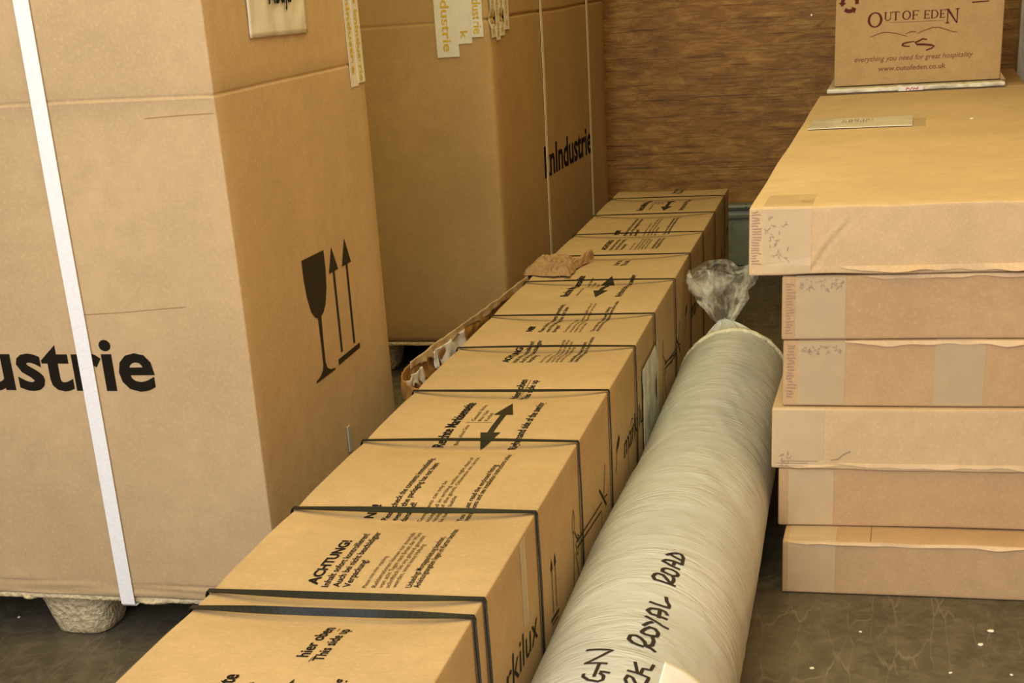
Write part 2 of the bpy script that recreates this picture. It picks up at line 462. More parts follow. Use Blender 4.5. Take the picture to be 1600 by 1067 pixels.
# pouch with a label, tape and a strap end on the right face
def wrinkle(amp, s, seed):
    return lambda p: warpB(p) + Vector((amp * (1 + noise.noise(Vector((p.x, p.y * s, p.z * s + seed)) )), 0, 0))
bm = bmesh.new(); wr = wrinkle(.0022, 26, 4)
N = 26
g = [[bm.verts.new(wr(Vector((.0012, .150 + .229 * (i / N) + .004 * (j / N - .5) , .9305 - .0045 * (i / N) + .20 * j / N)))) for j in range(N + 1)] for i in range(N + 1)]
for i in range(N):
    for j in range(N): bm.faces.new((g[i][j], g[i + 1][j], g[i + 1][j + 1], g[i][j + 1]))
ring = [g[i][0] for i in range(N + 1)]
ret = bmesh.ops.extrude_face_region(bm, geom=list(bm.faces))
for v in [e for e in ret['geom'] if isinstance(e, bmesh.types.BMVert)]: v.co.x -= .0016
bmesh.ops.recalc_face_normals(bm, faces=bm.faces)
lab = obj('document_pouch', bm, M['label'], b1)
bm = bmesh.new(); FL = Frame((.0055, 0, 0), (0, 1, 0), (0, 0, 1), warpB)
text(bm, FL, 'Abuja', .222, .9735, .092, .034, .018)
obj('printed_name', bm, M['ink'], lab, False)
def kn_tape(parent, F, wdir, x0, x1, zb, zt, words, th, warp, nrm, mat=None, flip=-1, jag=0):
    """vertical tape hanging down a face with the maker's name running down it"""
    c = (x0 + x1) / 2; hw = (x1 - x0) / 2
    P0 = F.o + F.r * c + F.u * zb + F.n * th; P1 = F.o + F.r * c + F.u * zt + F.n * th
    t = obj('packing_tape', ribbon([(P1, F.n), (P0, F.n)], F.r * hw, .0006, None, warp, .02), mat or M['white_tape'], parent, False)
    bm = bmesh.new()
    F2 = Frame(F.o + F.n * (th + .0008), -F.u, F.r, warp, .0006)
    for body, cx_, za, zb_, h in words:
        text(bm, F2, body, -za, cx_, za - zb_, h, .01)
    if words: obj('printed_name', bm, M['ink_yellow'], t, False)
    else: bm.free()
    return t
kn_tape(b1, FBr, None, .556, .594, .8290, 1.1, [('knIndustrie', .566, .985, .850, .016), ('knIndustrie', .566, 1.13, .99, .016)], .0008, warpB, None)
kn_tape(b1, FBr, None, .592, .628, .8330, 1.1, [('knIndustrie', .602, .950, .836, .016), ('knIndustrie', .602, 1.10, .96, .016)], .0016, warpB, None)
obj('strap_end', rbox(.0008, .0032, .362, .376, .235, .281, .001, .02, warpB), plain('grey_strap_end', (.42, .42, .40), .4), b1, False)

# ---------------------------------------------------------------- second large box, behind
CL, CA = (-.9271, 3.7500, 0), -.0431
p2 = thing('wooden_pallet', 'pale pressed-wood pallet under the box by the back wall', 'pallet', CL, CA)
pallet(p2, -.94, .004, .004, 1.29, [(x, y) for x in (-.75, -.41, -.10) for y in (.12, .62, 1.16)], [])
b2 = thing('cardboard_box', 'tall cardboard box by the plywood wall with two cream straps and taped corner', 'box', CL, CA)
wc = wob(.0035, 5, 2.2)
def warpC(p):
    q = p + wc(p)
    g = math.exp(-((p.z - .8875 + .002 * p.y) / .0028) ** 2)
    if p.x > -.02: q.x -= .0075 * g
    if p.y < .01: q.y += .0016 * g
    return q
obj('box_body', rbox(-.93, 0, 0, 1.290, .0985, 1.32, .017, .04, warpC, ez=[.876, .879, .881, .883, .885, .887, .889, .891, .893, .896, .899]), M['kraft_big_shaded'], b2)
FCf = Frame((0, 0, 0), (1, 0, 0), (0, 0, 1), warpC)
FCr = Frame((0, 0, 0), (0, 1, 0), (0, 0, 1), warpC)
bm = bmesh.new()
text(bm, FCr, 'knIndustrie', .4520, .4555, .592, .0790, .022)
obj('printed_name', bm, M['ink'], b2, False)
kn_tape(b2, FCf, None, -.1370, -.0805, .8084, 1.1, [('knIndustrie', -.1195, 1.01, .822, .021)], .0022, warpC, None)
kn_tape(b2, FCf, None, -.0830, -.0460, .8370, 1.1, [('k', -.0745, .866, .848, .018)], .0012, warpC, None)
kn_tape(b2, FCf, None, -.0460, -.0160, .8500, 1.1, [('knIndustrie', -.0400, .985, .858, .021)], .0022, warpC, None)
# tapes that pass round the corner onto the right face
for (za, dy0, dy1, wd) in ((.846, .000, .045, 'knIndustrie'), (.838, .040, .078, 'knIndustrie'), (.846, .074, .118, 'knIndustrie'), (.858, .112, .160, 'Industrie')):
    kn_tape(b2, FCr, None, dy0 + .004, dy1, za, 1.1, [(wd, (dy0 + dy1) / 2 - .004, .985, za + .008, .016)], .0022 + dy0 * .01, warpC, None)
for y_ in (.478, 1.036):
    path = [((.0020, y_, .10), (1, 0, 0)), ((.0020, y_, 1.318), (1, 0, 0)), ((-.004, y_, 1.3235), (0, 0, 1)), ((-.926, y_, 1.3235), (0, 0, 1)), ((-.9335, y_, 1.318), (-1, 0, 0)),
            ((-.9335, y_, .09), (-1, 0, 0)), ((-.926, y_, .0865), (0, 0, -1)), ((0, y_, .0865), (0, 0, -1)), ((.0055, y_, .090), (1, 0, 0)), ((.0020, y_, .10), (1, 0, 0))]
    obj('strap', ribbon(path, (0, .0105, 0), .0012, None, lambda p: p + Vector((wc(p).x if p.x > -.5 and .1 < p.z < 1.31 else 0, 0, 0)), .03), M['strap_cream'], b2, False)

# ---------------------------------------------------------------- long strapped carton on the floor
AL, AA = (-.4320, 4.5575, 0), .0075
h, W, LEN = .3612, .3292, 4.05
lc = thing('long_cardboard_carton', 'very long low cardboard carton banded with black straps along the aisle', 'box', AL, AA)
SY = [-3.147, -3.098, -2.815, -2.513, -2.234, -1.938, -1.672, -1.338, -1.040, -.747, -.443, -.152]
SY_all = SY + [-3.62, -3.86]
wa = wob(.0014, 9, 2.2)
def warpA(p):
    q = p + wa(p)
    near = max(math.exp(-((p.y - s) / .045) ** 2) for s in SY_all)
    if p.z > h - .02:
        t = (p.x + W / 2) / (W / 2)
        prof = max(0, 1 - abs(t) ** 2.4)
        q.z -= (.0025 + .0068 * near) * prof
        q.z -= .0016 * near
    if p.x > -.01: q.x -= .0012 * near
    if p.x < -W + .01: q.x += .0010 * near
    return q
yext = [s + d for s in SY_all for d in (-.075, -.05, -.035, -.022, -.011, 0, .011, .022, .035, .05, .075)]
yext = sorted(set(round(y, 4) for y in yext))
yext = [y for i, y in enumerate(yext) if i == 0 or y - yext[i - 1] > .004]
obj('box_body', rbox(-W, 0, -LEN, 0, .001, h, .0028, .022, warpA, ey=yext), M['kraft_long'], lc)
random.seed(3)
for i, s in enumerate(SY_all):
    near = s < -2.7
    hw = .0047 if near else .0042
    tw = [1.2, .7, .55, .15, .15, .1, .1, .1, .1, .1, .1, .1, .1, .1][i]
    bm = bmesh.new(); prev = None
    pts = []
    N = 40
    o_ = .0011
    for k in range(N + 1):
        t = k / N; x = -W - .0005 + (W + .001) * t
        bend = math.sin(math.pi * t)
        dy = .006 * bend * (1 if i % 2 else -.3) if not near else -.004 * bend * (1 if i == 1 else 0)
        a = tw * bend ** 1.5
        pts.append((Vector((x, s + dy, h + o_ - .0002)), Vector((0, math.cos(a), math.sin(a))) * hw, Vector((0, -math.sin(a), math.cos(a)))))
    pts.append((Vector((.0016, s, h - .003)), Vector((0, hw, 0)), Vector((1, 0, 0))))
    for k in range(8):
        z = (h - .02) * (1 - k / 7) + .004
        pts.append((Vector((.0014 + .0008 * math.sin(k), s, z)), Vector((0, hw, 0)), Vector((1, 0, 0))))
    pts.append((Vector((-.003, s, -.0002 + .0008)), Vector((0, hw, 0)), Vector((0, 0, -1))))
    pts.append((Vector((-W + .003, s, .0006)), Vector((0, hw, 0)), Vector((0, 0, -1))))
    pts.append((Vector((-W - .0016, s, .005)), Vector((0, hw, 0)), Vector((-1, 0, 0))))
    pts.append((Vector((-W - .0016, s, h - .003)), Vector((0, hw, 0)), Vector((-1, 0, 0))))
    rows = []
    for c, w_, n_ in pts:
        rows.append([bm.verts.new(c - w_), bm.verts.new(c + w_), bm.verts.new(c + w_ + n_ * .0011), bm.verts.new(c - w_ + n_ * .0011)])
    rows.append(rows[0])
    for a_, b_ in zip(rows[:-1], rows[1:]):
        for k in range(4): bm.faces.new((a_[k], a_[(k + 1) % 4], b_[(k + 1) % 4], b_[k]))
    bmesh.ops.recalc_face_normals(bm, faces=bm.faces)
    obj('strap', bm, M['strap_black'], lc, False)
# print on the lid: right = +y, up = -x
FAt = Frame((0, 0, h), (0, 1, 0), (-1, 0, 0), warpA, .0009)
def T(b_, body, x, y0, y1, hh, bold=.004): text(b_, FAt, body, y0, -x, y1 - y0, hh, bold)
def flush(nk, ns):
    obj(nk, bmk, M['ink'], lc, False)
    if len(bms.verts): obj(ns, bms, M['ink_soft'], lc, False)
    else: bms.free()
def cut(nk):
    global bmk
    obj(nk, bmk, M['ink'], lc, False); bmk = bmesh.new()
def block(s):
    global bmk, bms
    bmk = bmesh.new(); bms = bmesh.new()
    # ACHTUNG
    T(bmk, 'ACHTUNG!', -.2115, -3.057 + s, -2.922 + s, .0125, .030)
    T(bmk, 'Inhalt sofort kontrollieren!', -.1962, -3.061 + s, -2.897 + s, .0085, .014)
    T(bmk, 'Auch bei nicht beschädigter', -.1832, -3.060 + s, -2.890 + s, .0085, .014)
    T(bmk, 'Verpackung!', -.1702, -3.060 + s, -2.985 + s, .0085, .014)
    cut('printed_warning')
    T(bms, 'Please note when unpacking', -.1500, -3.060 + s, -2.971 + s, .0050)
    T(bms, 'Reklamationen können nur innerhalb', -.1385, -3.059 + s, -2.889 + s, .0055)
    T(bms, 'von acht Tagen nach Erhalt der Ware', -.1305, -3.059 + s, -2.889 + s, .0055)
    T(bms, 'schriftlich bei uns geltend gemacht', -.1225, -3.059 + s, -2.900 + s, .0055)
    T(bms, 'werden, sonst keine Haftung', -.1145, -3.058 + s, -2.930 + s, .0055)
    T(bmk, 'Unbedingt Montageanleitung beachten,', -.0962, -3.058 + s, -2.903 + s, .0072, .012)
    T(bmk, 'Anleitungsangaben liegen im Karton beachten', -.0868, -3.058 + s, -2.873 + s, .0072, .012)
    flush('printed_instruction', 'fine_print'); bmk = bmesh.new(); bms = bmesh.new()
    T(bmk, 'NB!', -.2180, -2.820 + s, -2.778 + s, .0120, .030)
    T(bmk, 'Please check the contents immediately,', -.1965, -2.826 + s, -2.583 + s, .0085, .014)
    T(bmk, 'even if the packaging has not been', -.1835, -2.826 + s, -2.608 + s, .0085, .014)
    T(bmk, 'damaged!', -.1708, -2.829 + s, -2.770 + s, .0085, .014)
    cut('printed_warning')
    T(bms, 'Complaints can only be', -.1500, -2.830 + s, -2.688 + s, .0055)
    T(bms, 'accepted in writing within eight days of', -.1395, -2.830 + s, -2.578 + s, .0055)
    T(bms, 'receipt of the goods. Otherwise we cannot', -.1310, -2.830 + s, -2.578 + s, .0055)
    T(bms, 'be held liable', -.1215, -2.830 + s, -2.748 + s, .0055)
    T(bmk, 'You must read the enclosed fitting', -.0965, -2.828 + s, -2.615 + s, .0072, .012)
    T(bmk, 'instructions and see installation instructions online', -.0875, -2.826 + s, -2.562 + s, .0072, .012)
    flush('printed_instruction', 'fine_print')
def arrow_block(s):
    global bmk, bms
    bmk = bmesh.new(); bms = bmesh.new(); bmg = bmesh.new()
    T(bmk, 'Rechte Markisenseite', -.2060, -2.508 + s, -2.292 + s, .0165, .024)
    cut('printed_caption')
    T(bmk, 'Righthand side of the awning', -.0920, -2.519 + s, -2.292 + s, .0125, .018)
    T(bms, 'Bitte diese Seite', -.1858, -2.498 + s, -2.418 + s, .006)
    for j, t in enumerate(('Gestell links', 'Motor / Kabel', 'Kurbel')): T(bms, t, -.184 + .0105 * j, -2.396 + s, (-2.307, -2.340, -2.354)[j] + s, .006)
    line(bms, FAt, [(-2.404 + s, .196), (-2.404 + s, .154)], .0015)
    ym, yc = -2.4075 + s, .1455
    for sg in (-1, 1):
        tip = ym + sg * .112; hb = ym + sg * .045
        poly(bmg, FAt, [(tip, yc), (hb, yc + .0155), (hb, yc - .0155)][::sg])
    line(bmg, FAt, [(ym - .046 + .0046 * k, yc) for k in range(21)], .0092)
    flush('printed_caption', 'fine_print'); obj('double_arrow', bmg, M['ink_grey'], lc, False)
def hier(s):
    global bmk, bms
    bmk = bmesh.new(); bms = bmesh.new()
    T(bmk, 'hier oben', -.1500, -3.257 + s, -3.168 + s, .0130, .016)
    T(bmk, 'This side up', -.1315, -3.265 + s, -3.172 + s, .0115, .016)
    line(bms, FAt, [(-3.268 + s, .1452), (-3.170 + s, .1448)], .0009)
    flush('printed_caption', 'underline')
for s in (0, 1.020, 2.105): block(s)
for s in (-1.013, 0, 1.024, 2.145): arrow_block(s)
for s in (0, 1.014, 2.105, 3.20): hier(s)
# print on the side: right = +y, up = +z
FAs = Frame((0, 0, 0), (0, 1, 0), (0, 0, 1), warpA, .0009)
def done(nm):
    global bm
    obj(nm, bm, M['ink_grey'], lc, False); bm = bmesh.new()
bm = bmesh.new()
for s in (0, 1.03, 2.1):
    text(bm, FAs, 'markilux', -3.125 + s, .2010, .283, .042, -.004, .12); done('printed_name')
    for a in (-2.7405, -2.7175):
        line(bm, FAs, [(a + s, .190), (a + s, .262)], .0028)
        poly(bm, FAs, [(a - .007 + s, .252), (a + .007 + s, .252), (a + s, .270)])
    line(bm, FAs, [(-2.757 + s, .184), (-2.705 + s, .180)], .0045)
    line(bm, FAs, [(-2.752 + s, .176), (-2.712 + s, .173)], .0022)
    done('arrow_symbol')
    def L(pts, w=.0026): line(bm, FAs, [(a + s, b) for a, b in pts], w)
    L([(-2.556, .222), (-2.45, .214), (-2.332, .205)]); L([(-2.552, .212), (-2.45, .203), (-2.340, .193)])
    L([(-2.572, .278), (-2.582, .266), (-2.584, .250), (-2.577, .243), (-2.568, .250), (-2.567, .266), (-2.572, .278)])
    L([(-2.578, .243), (-2.580, .205), (-2.592, .160), (-2.600, .12)]); L([(-2.568, .243), (-2.552, .228), (-2.540, .222)])
    L([(-2.562, .222), (-2.550, .200), (-2.535, .205), (-2.530, .222), (-2.545, .230)]); L([(-2.566, .21), (-2.55, .18), (-2.535, .15), (-2.53, .12)])
    L([(-2.352, .232), (-2.325, .212), (-2.290, .186)], .005); L([(-2.292, .256), (-2.306, .222), (-2.320, .206)], .0035)
    L([(-2.335, .19), (-2.345, .16)]); L([(-2.31, .205), (-2.28, .200)])
    done('carrying_symbol')
    poly(bm, FAs, [(-2.146 + s, .2615), (-2.168 + s, .252), (-2.176 + s, .236), (-2.150 + s, .243), (-2.140 + s, .252)])
    L([(-2.170, .240), (-2.186, .205)], .003)
    done('drop_symbol'); L([(-2.010, .240), (-1.995, .244), (-1.975, .238), (-1.990, .226), (-2.012, .226), (-2.010, .240)]); L([(-2.03, .236), (-2.05, .20), (-2.05, .16)]); L([(-1.98, .226), (-1.96, .19)])
    done('hook_symbol'); L([(-1.50, .222), (-1.40, .208), (-1.31, .196)]); L([(-1.49, .210), (-1.40, .198)]); done('rail_symbol')
bm.free()
# clear document pouch on the side
wp_ = lambda p: warpA(p) + Vector((.0022 * (1 + noise.noise(Vector((0, p.y * 30, p.z * 30)))), 0, 0))
obj('document_pouch', rbox(.0005, .0022, -1.865, -1.640, .090, .300, .0008, .012, wp_), plain('grey_pouch', (.50, .50, .42), .25, .6, 0, 16, .6, .006, .3), lc)
bm = bmesh.new()
ribbon([((.0006, -2.905, .357), (1, 0, 0)), ((.0006, -2.905, .245), (1, 0, 0))], (0, .013, 0), .0005, bm, warpA)
obj('packing_tape', bm, M['tape'], lc, False)

# torn brown wrapping hanging beside the long carton
tw_ = thing('torn_wrapping', 'torn brown wrapping with white lining, curled between the long carton and the far box', 'packing paper', (0, 0, 0), 0)
AF = Matrix.Translation(Vector(AL)) @ Matrix.Rotation(AA, 4, 'Z')
curve = [(-.3345, -2.195), (-.352, -2.175), (-.382, -2.125), (-.400, -2.055), (-.402, -1.985), (-.396, -1.90), (-.388, -1.80), (-.376, -1.68), (-.364, -1.57), (-.354, -1.45), (-.346, -1.32), (-.340, -1.20), (-.3355, -1.10)]
def cpt(t):
    f = t * (len(curve) - 1); i = min(int(f), len(curve) - 2); f -= i
    a, b = Vector(curve[i]), Vector(curve[i + 1]); pa = Vector(curve[max(i - 1, 0)]); nb = Vector(curve[min(i + 2, len(curve) - 1)])
    return .5 * ((2 * a) + (b - pa) * f + (2 * pa - 5 * a + 4 * b - nb) * f * f + (3 * a - pa - 3 * b + nb) * f ** 3)
def sheet(u0, u1, v0, v1, off, nu, nv, seed, mat, name, th=.0018, jag=.3):
    bm = bmesh.new(); g = []
    for i in range(nu + 1):
        t = u0 + (u1 - u0) * i / nu; c = cpt(t); row = []
        d = cpt(min(1, t + .01)) - cpt(max(0, t - .01)); d.normalize(); nin = Vector((d.y, -d.x))
        bot = v1 * (1 + jag * noise.noise(Vector((t * 26, seed, 0))) + .5 * jag * noise.noise(Vector((t * 80, seed, 4))))
        for j in range(nv + 1):
            v = v0 + (bot - v0) * j / nv
            cr = noise.noise(Vector((t * 40, v * 30, seed))) * .009 * min(1, v / .02 + .25) + .0025 * noise.noise(Vector((t * 12, v * 9, seed + 3)))
            if t < .06 : cr *= t / .06
            zt = .3560 + .0025 * noise.noise(Vector((t * 30, 1, 2))) - .006 * math.sin(math.pi * min(1, t * 1.4))
            sc = .012 * (max(0, v) / .1) ** 1.5
            x = c.x + nin.x * (off + cr + sc); y = c.y + nin.y * (off + cr + sc)
            x = min(x, -W - .0045)
            row.append(bm.verts.new(AF @ Vector((x, y, zt - v))))
        g.append(row)
    for i in range(nu):
        for j in range(nv): bm.faces.new((g[i][j], g[i + 1][j], g[i + 1][j + 1], g[i][j + 1]))
    o = obj(name, bm, mat, tw_)
    sm = o.modifiers.new('thickness', 'SOLIDIFY'); sm.thickness = th; sm.offset = 0
    return o
sheet(0, 1, 0, .052, 0, 140, 16, 1.0, M['foil_kraft'], 'brown_sheet', .0022, .55)
sheet(.30, 1, -.006, .012, .0045, 110, 5, 2.6, M['kraft_big'], 'torn_edge', .0012, .9)
sheet(.16, .36, .016, .040, .006, 30, 8, 5.0, M['silver'], 'white_lining', .001, .9)
sheet(.42, .56, .006, .042, .006, 24, 8, 9.0, M['silver'], 'white_lining', .001, .9)

# crumpled scrap of kraft paper lying on the long carton
cp = thing('crumpled_paper', 'crumpled scrap of brown paper on the lid of the long carton', 'packing paper', (0, 0, 0), 0)
def crumple(cx_, cy_, rx, ry, hz, seed, name):
    bm = bmesh.new(); g = []; nu, nv = 34, 34
    for i in range(nu + 1):
        row = []
        for j in range(nv + 1):
            u_, v_ = i / nu * 2 - 1, j / nv * 2 - 1
            er = 1 + .16 * noise.noise(Vector((u_ * 2.3, v_ * 2.3, seed + 9)))
            P_ = Vector((u_ * 1.5 + seed, v_ * 1.5, seed)) + .25 * noise.noise_vector(Vector((u_ * 2, v_ * 2, seed)))
            d = noise.voronoi(Vector((P_.x * 1.1, P_.y * 2.2, P_.z)))[0]
            ridge = 1 - min(1, (d[1] - d[0]) * 1.6)
            dome = max(0, 1 - max(abs(u_), abs(v_)) ** 3)
            z = h - .0002 + hz * (dome * (.28 + .72 * ridge) + .30 * abs(noise.noise(Vector((u_ * 4, v_ * 4, seed)))) * dome) + .002
            row.append(bm.verts.new(AF @ Vector((cx_ + u_ * rx * er, cy_ + v_ * ry * er, z))))
        g.append(row)
    for i in range(nu):
        for j in range(nv): bm.faces.new((g[i][j], g[i + 1][j], g[i + 1][j + 1], g[i][j + 1]))
    o = obj(name, bm, M['kraft_paper'], cp, False); s_ = o.modifiers.new('thickness', 'SOLIDIFY'); s_.thickness = .0008; s_.offset = 1
crumple(-.300, -1.190, .048, .085, .027, 2.0, 'crumpled_fold')
crumple(-.268, -1.225, .030, .060, .022, 6.0, 'crumpled_fold')
bm = bmesh.new(); g = []
for i in range(13):
    row = []
    for j in range(7):
        u_, v_ = i / 12, j / 6
        x = -.262 + .040 * u_ + .006 * noise.noise(Vector((u_ * 5, v_ * 4, 1))); y = -1.265 + .17 * u_ + .040 * (v_ - .5)
        z = h + .001 + .026 * math.sin(math.pi * v_) * (.5 + .5 * u_) + .004 * noise.noise(Vector((u_ * 8, v_ * 8, 6)))
        row.append(bm.verts.new(AF @ Vector((x, y, z))))
    g.append(row)
for i in range(12):
    for j in range(6): bm.faces.new((g[i][j], g[i + 1][j], g[i + 1][j + 1], g[i][j + 1]))
o = obj('folded_strip', bm, M['kraft_paper'], cp, False); sm = o.modifiers.new('thickness', 'SOLIDIFY'); sm.thickness = .0012

# ---------------------------------------------------------------- stack of flat cartons
DL, DA = (0, 2.4272, 0), -.01742
Z = [.6280, .5202, .4152, .3037, .1981, .0961, 0.0]
XL = [-.1978, -.1450, -.1434, -.1585, -.1470, -.1334]
Y0 = [0, .004, .006, -.004, 0, -.069]
DW, DD = .62, 1.895
LAB = ['top carton of the flat stack, overhanging left with a diagonal crease', 'flat carton second from the top of the stack, taped left corner',
       'flat carton third from top with two tape bands and ragged upper edge', 'flat carton fourth from top of stack, sticking out left with a crumpled lower edge',
       'flat carton second from the bottom of the stack, one pale tape band', 'bottom flat carton on the floor, jutting toward the viewer under the stack']
def hatch(bm, F, x0, x1, z0, z1, n, seed, ln, w=.0016, horiz=True):
    rnd = random.Random(seed)
    for i in range(n):
        z = z0 + (z1 - z0) * (i + .5) / n
        if horiz:
            a = x0 + rnd.random() * (x1 - x0 - ln) * .6; b = min(x1, a + ln * (.6 + .7 * rnd.random()))
            line(bm, F, [(a, z), ((a + b) / 2, z + .0008 * rnd.uniform(-1, 1)), (b, z + .0015 * rnd.uniform(-1, 1))], w)
        else:
            a = rnd.uniform(x0, x1); pts = [(a + rnd.uniform(-ln, ln), z + rnd.uniform(-ln, ln)) for _ in range(4)]
            line(bm, F, pts, w)
for i in range(6):
    r = thing('flat_carton', LAB[i], 'box', DL, DA, 'flat cartons stacked on the right')
    zt, zb = Z[i] - .0006, Z[i + 1] + .0008
    wd = wob(.0022, 20 + i, 3.2); edge = [.0030, .002, .0035, .0035, .002, .0030][i]
    def warpD(p, i=i, zt=zt, zb=zb, wd=wd, edge=edge):
        q = p + wd(p) * (1 if i else .8)
        if p.y < Y0[i] + .02:
            f = max(0, 1 - (zt - p.z) / .012); gb = max(0, 1 - (p.z - zb) / .014)
            n_ = noise.noise(Vector((p.x * 16, i * 3.3, 0)))
            q.z += -f * edge * max(0, n_) * 1.2 ; q.y += f * .0015 * n_
            if i in (0, 3): 
                q.y -= gb * .003 * max(0, noise.noise(Vector((p.x * 9, 4 + i, 0))) + .35); q.z += gb * .0035 * max(0, noise.noise(Vector((p.x * 7, 8 + i, 0))) + .1)
        if i == 0 and p.y < .01:     # diagonal crease of the top carton
            t = (p.z - .5325) / .0731
            if -.1 < t < 1.05:
                xc = -.0968 + .059 * (t ** .8 if t > 0 else t) - .010 * math.sin(math.pi * min(1, max(0, t)))
                q.y += .0030 * math.exp(-((p.x - xc) / .0035) ** 2) - .0016 * math.exp(-((p.x - xc + .008) / .005) ** 2)
        q.z = min(max(q.z, zb - .0004 if zb > .01 else .0006), Z[i] - .0001)
        return q
    ex = [-.12 + .004 * k for k in range(26)] if i == 0 else []
    zz = [zt - .006 * k for k in range(1, 4)] + [zb + .006 * k for k in range(1, 4)] + ([.535 + .006 * k for k in range(12)] if i == 0 else [])
    mk = M['kraft_flat'] if i in (0, 3) else M['kraft_flat2']
    obj('box_body', rbox(XL[i], XL[i] + DW, Y0[i], Y0[i] + DD, zb, zt, .003, .03, warpD, ex=ex, ez=sorted(set(round(z, 4) for z in zz))), mk, r)
    F = Frame((0, Y0[i], 0), (1, 0, 0), (0, 0, 1), warpD, .0017)
    def lip(x0, x1, z, hgt, out, seed):
        bm = bmesh.new(); prev = None; n = int((x1 - x0) / .008)
        for k in range(n + 1):
            x = x0 + (x1 - x0) * k / n; e = min(1, min(k, n - k) / 4)
            a = hgt * (.75 + .7 * noise.noise(Vector((x * 22, seed, 0)))) * (.3 + .7 * e); o1 = out * e * max(.12, .5 + 1.1 * noise.noise(Vector((x * 11, seed, 5))))
            B0 = warpD(Vector((x, Y0[i], z))); s_ = 1 if hgt > 0 else -1
            c = [B0 + Vector((0, .0008, 0)), B0 + Vector((0, -.0010, 0)), B0 + Vector((0, -o1 - .0012, -a)), B0 + Vector((0, -o1 + .0004, -a * 1.02))]
            row = [bm.verts.new(q) for q in c]
            if prev:
                for j in range(4): bm.faces.new((prev[j], prev[(j + 1) % 4], row[(j + 1) % 4], row[j]))
            else: bm.faces.new(row)
            prev = row
        bm.faces.new(prev[::-1]); bmesh.ops.recalc_face_normals(bm, faces=bm.faces)
        return obj('flap_edge', bm, M['kraft_edge'], r, False)
    if i == 0: lip(-.055, .42, zb + .0135, .0105, .010, 3.0)
    if i == 2: lip(-.045, .42, zt - .0015, .0085, .0035, 5.0)
    if i == 3: lip(-.05, .42, zb + .012, .0085, .003, 9.0); lip(-.15, -.05, zb + .008, .006, .003, 11.0)
    if i == 1: lip(-.02, .42, zt - .001, .0065, .003, 15.0)
    if i == 5: lip(-.125, .42, zt - .0008, .006, .004, 7.0)
    def band(x0, x1, mat, top=.12, bot=.05, side=False):
        c, hw = (x0 + x1) / 2, (x1 - x0) / 2; o_ = .0006
        path = [((c, Y0[i] + top, zt + o_ * .4), (0, 0, 1)), ((c, Y0[i] + .003, zt + o_ * .4), (0, 0, 1)), ((c, Y0[i] - o_, zt - .003), (0, -1, 0)), ((c, Y0[i] - o_, zb + .003), (0, -1, 0))]
        return obj('packing_tape', ribbon(path, (hw, 0, 0), .0005, None, warpD, .012), mat, r, False)
    if i == 0:
        band(-.1765, -.1005, M['tape_pale'], .125)
        bm = bmesh.new(); hatch(bm, F, -.194, -.178, .538, .622, 20, 1, .013, .0013); hatch(bm, F, -.170, -.137, .545, .61, 18, 2, .005, .0008, False)
        obj('printed_marks', bm, M['ink_faded'], r, False)
        # label pouch and tail on the lid
        FT = Frame((0, 0, zt), (1, 0, 0), (0, 1, 0), warpD, .0010)
        lb = obj('document_pouch', rbox(-.1775, .0465, 1.062, 1.262, zt + .0002, zt + .0022, .0008, .012,
                 lambda p: warpD(Vector((p.x, p.y, zt))) + Vector((0, -.035 * (p.x + .065) - .0, (p.z - zt) + .0016 * (1 + noise.noise(Vector((p.x * 18, p.y * 40, 2))))))), M['label'], r)
        bm = bmesh.new(); rnd = random.Random(4)
        FT2 = Frame((0, 0, zt + .0052), (1, 0, 0), (0, 1, 0), IDW, .0)
        for k in range(11):
            a = -.106 + k * .0062
            for m_ in range(2):
                if rnd.random() < .85: line(bm, FT2, [(a + rnd.uniform(-.002, .002), 1.160 + m_ * .030 - .04 * (a + .08)), (a + .003, 1.172 + m_ * .03 - .04 * (a + .08))], .0024)
        obj('printed_marks', bm, M['ink_grey'], lb, False)
        obj('packing_tape', ribbon([((.045, 1.145, zt + .0006), (0, 0, 1)), ((.074, 1.140, zt + .0006), (0, 0, 1))], (0, .085, 0), .0004, None, warpD), M['tape'], r, False)
    if i == 1:
        band(-.1225, -.0455, M['tape']); bm = bmesh.new(); hatch(bm, F, -.140, -.124, .425, .510, 18, 3, .012, .0012); hatch(bm, F, -.118, -.05, .497, .514, 22, 5, .004, .0008, False)
        obj('printed_marks', bm, M['ink_faded'], r, False)
    if i == 2:
        band(-.1180, -.0440, M['tape']); band(.0958, .1722, M['tape']); bm = bmesh.new(); hatch(bm, F, -.138, -.120, .318, .408, 18, 7, .012, .0016); hatch(bm, F, -.115, -.05, .393, .404, 22, 8, .004, .0008, False)
        obj('printed_marks', bm, M['ink_faded'], r, False)
    if i == 3:
        band(-.1560, -.0740, M['tape_pale'], .02); bm = bmesh.new(); hatch(bm, F, -.150, -.13, .203, .228, 7, 11, .004, .001, False); hatch(bm, F, -.15, -.075, .202, .215, 3, 12, .06, .0010)
        line(bm, F, [(-.062, .216), (-.05, .218), (-.042, .226), (-.030, .232)], .0015)
        obj('printed_marks', bm, M['ink_faded'], r, False)
    if i == 4:
        band(-.1300, -.0560, M['tape_pale'], .02)
    if i == 5:
        band(-.1240, -.0470, M['tape_pale'], .10)
        bm = bmesh.new(); FT = Frame((0, 0, zt), (1, 0, 0), (0, 1, 0), warpD, .0006)
        line(bm, FT, [(.0085, -.066), (.0085, .06)], .0014); obj('flap_seam', bm, M['crease'], r, False)

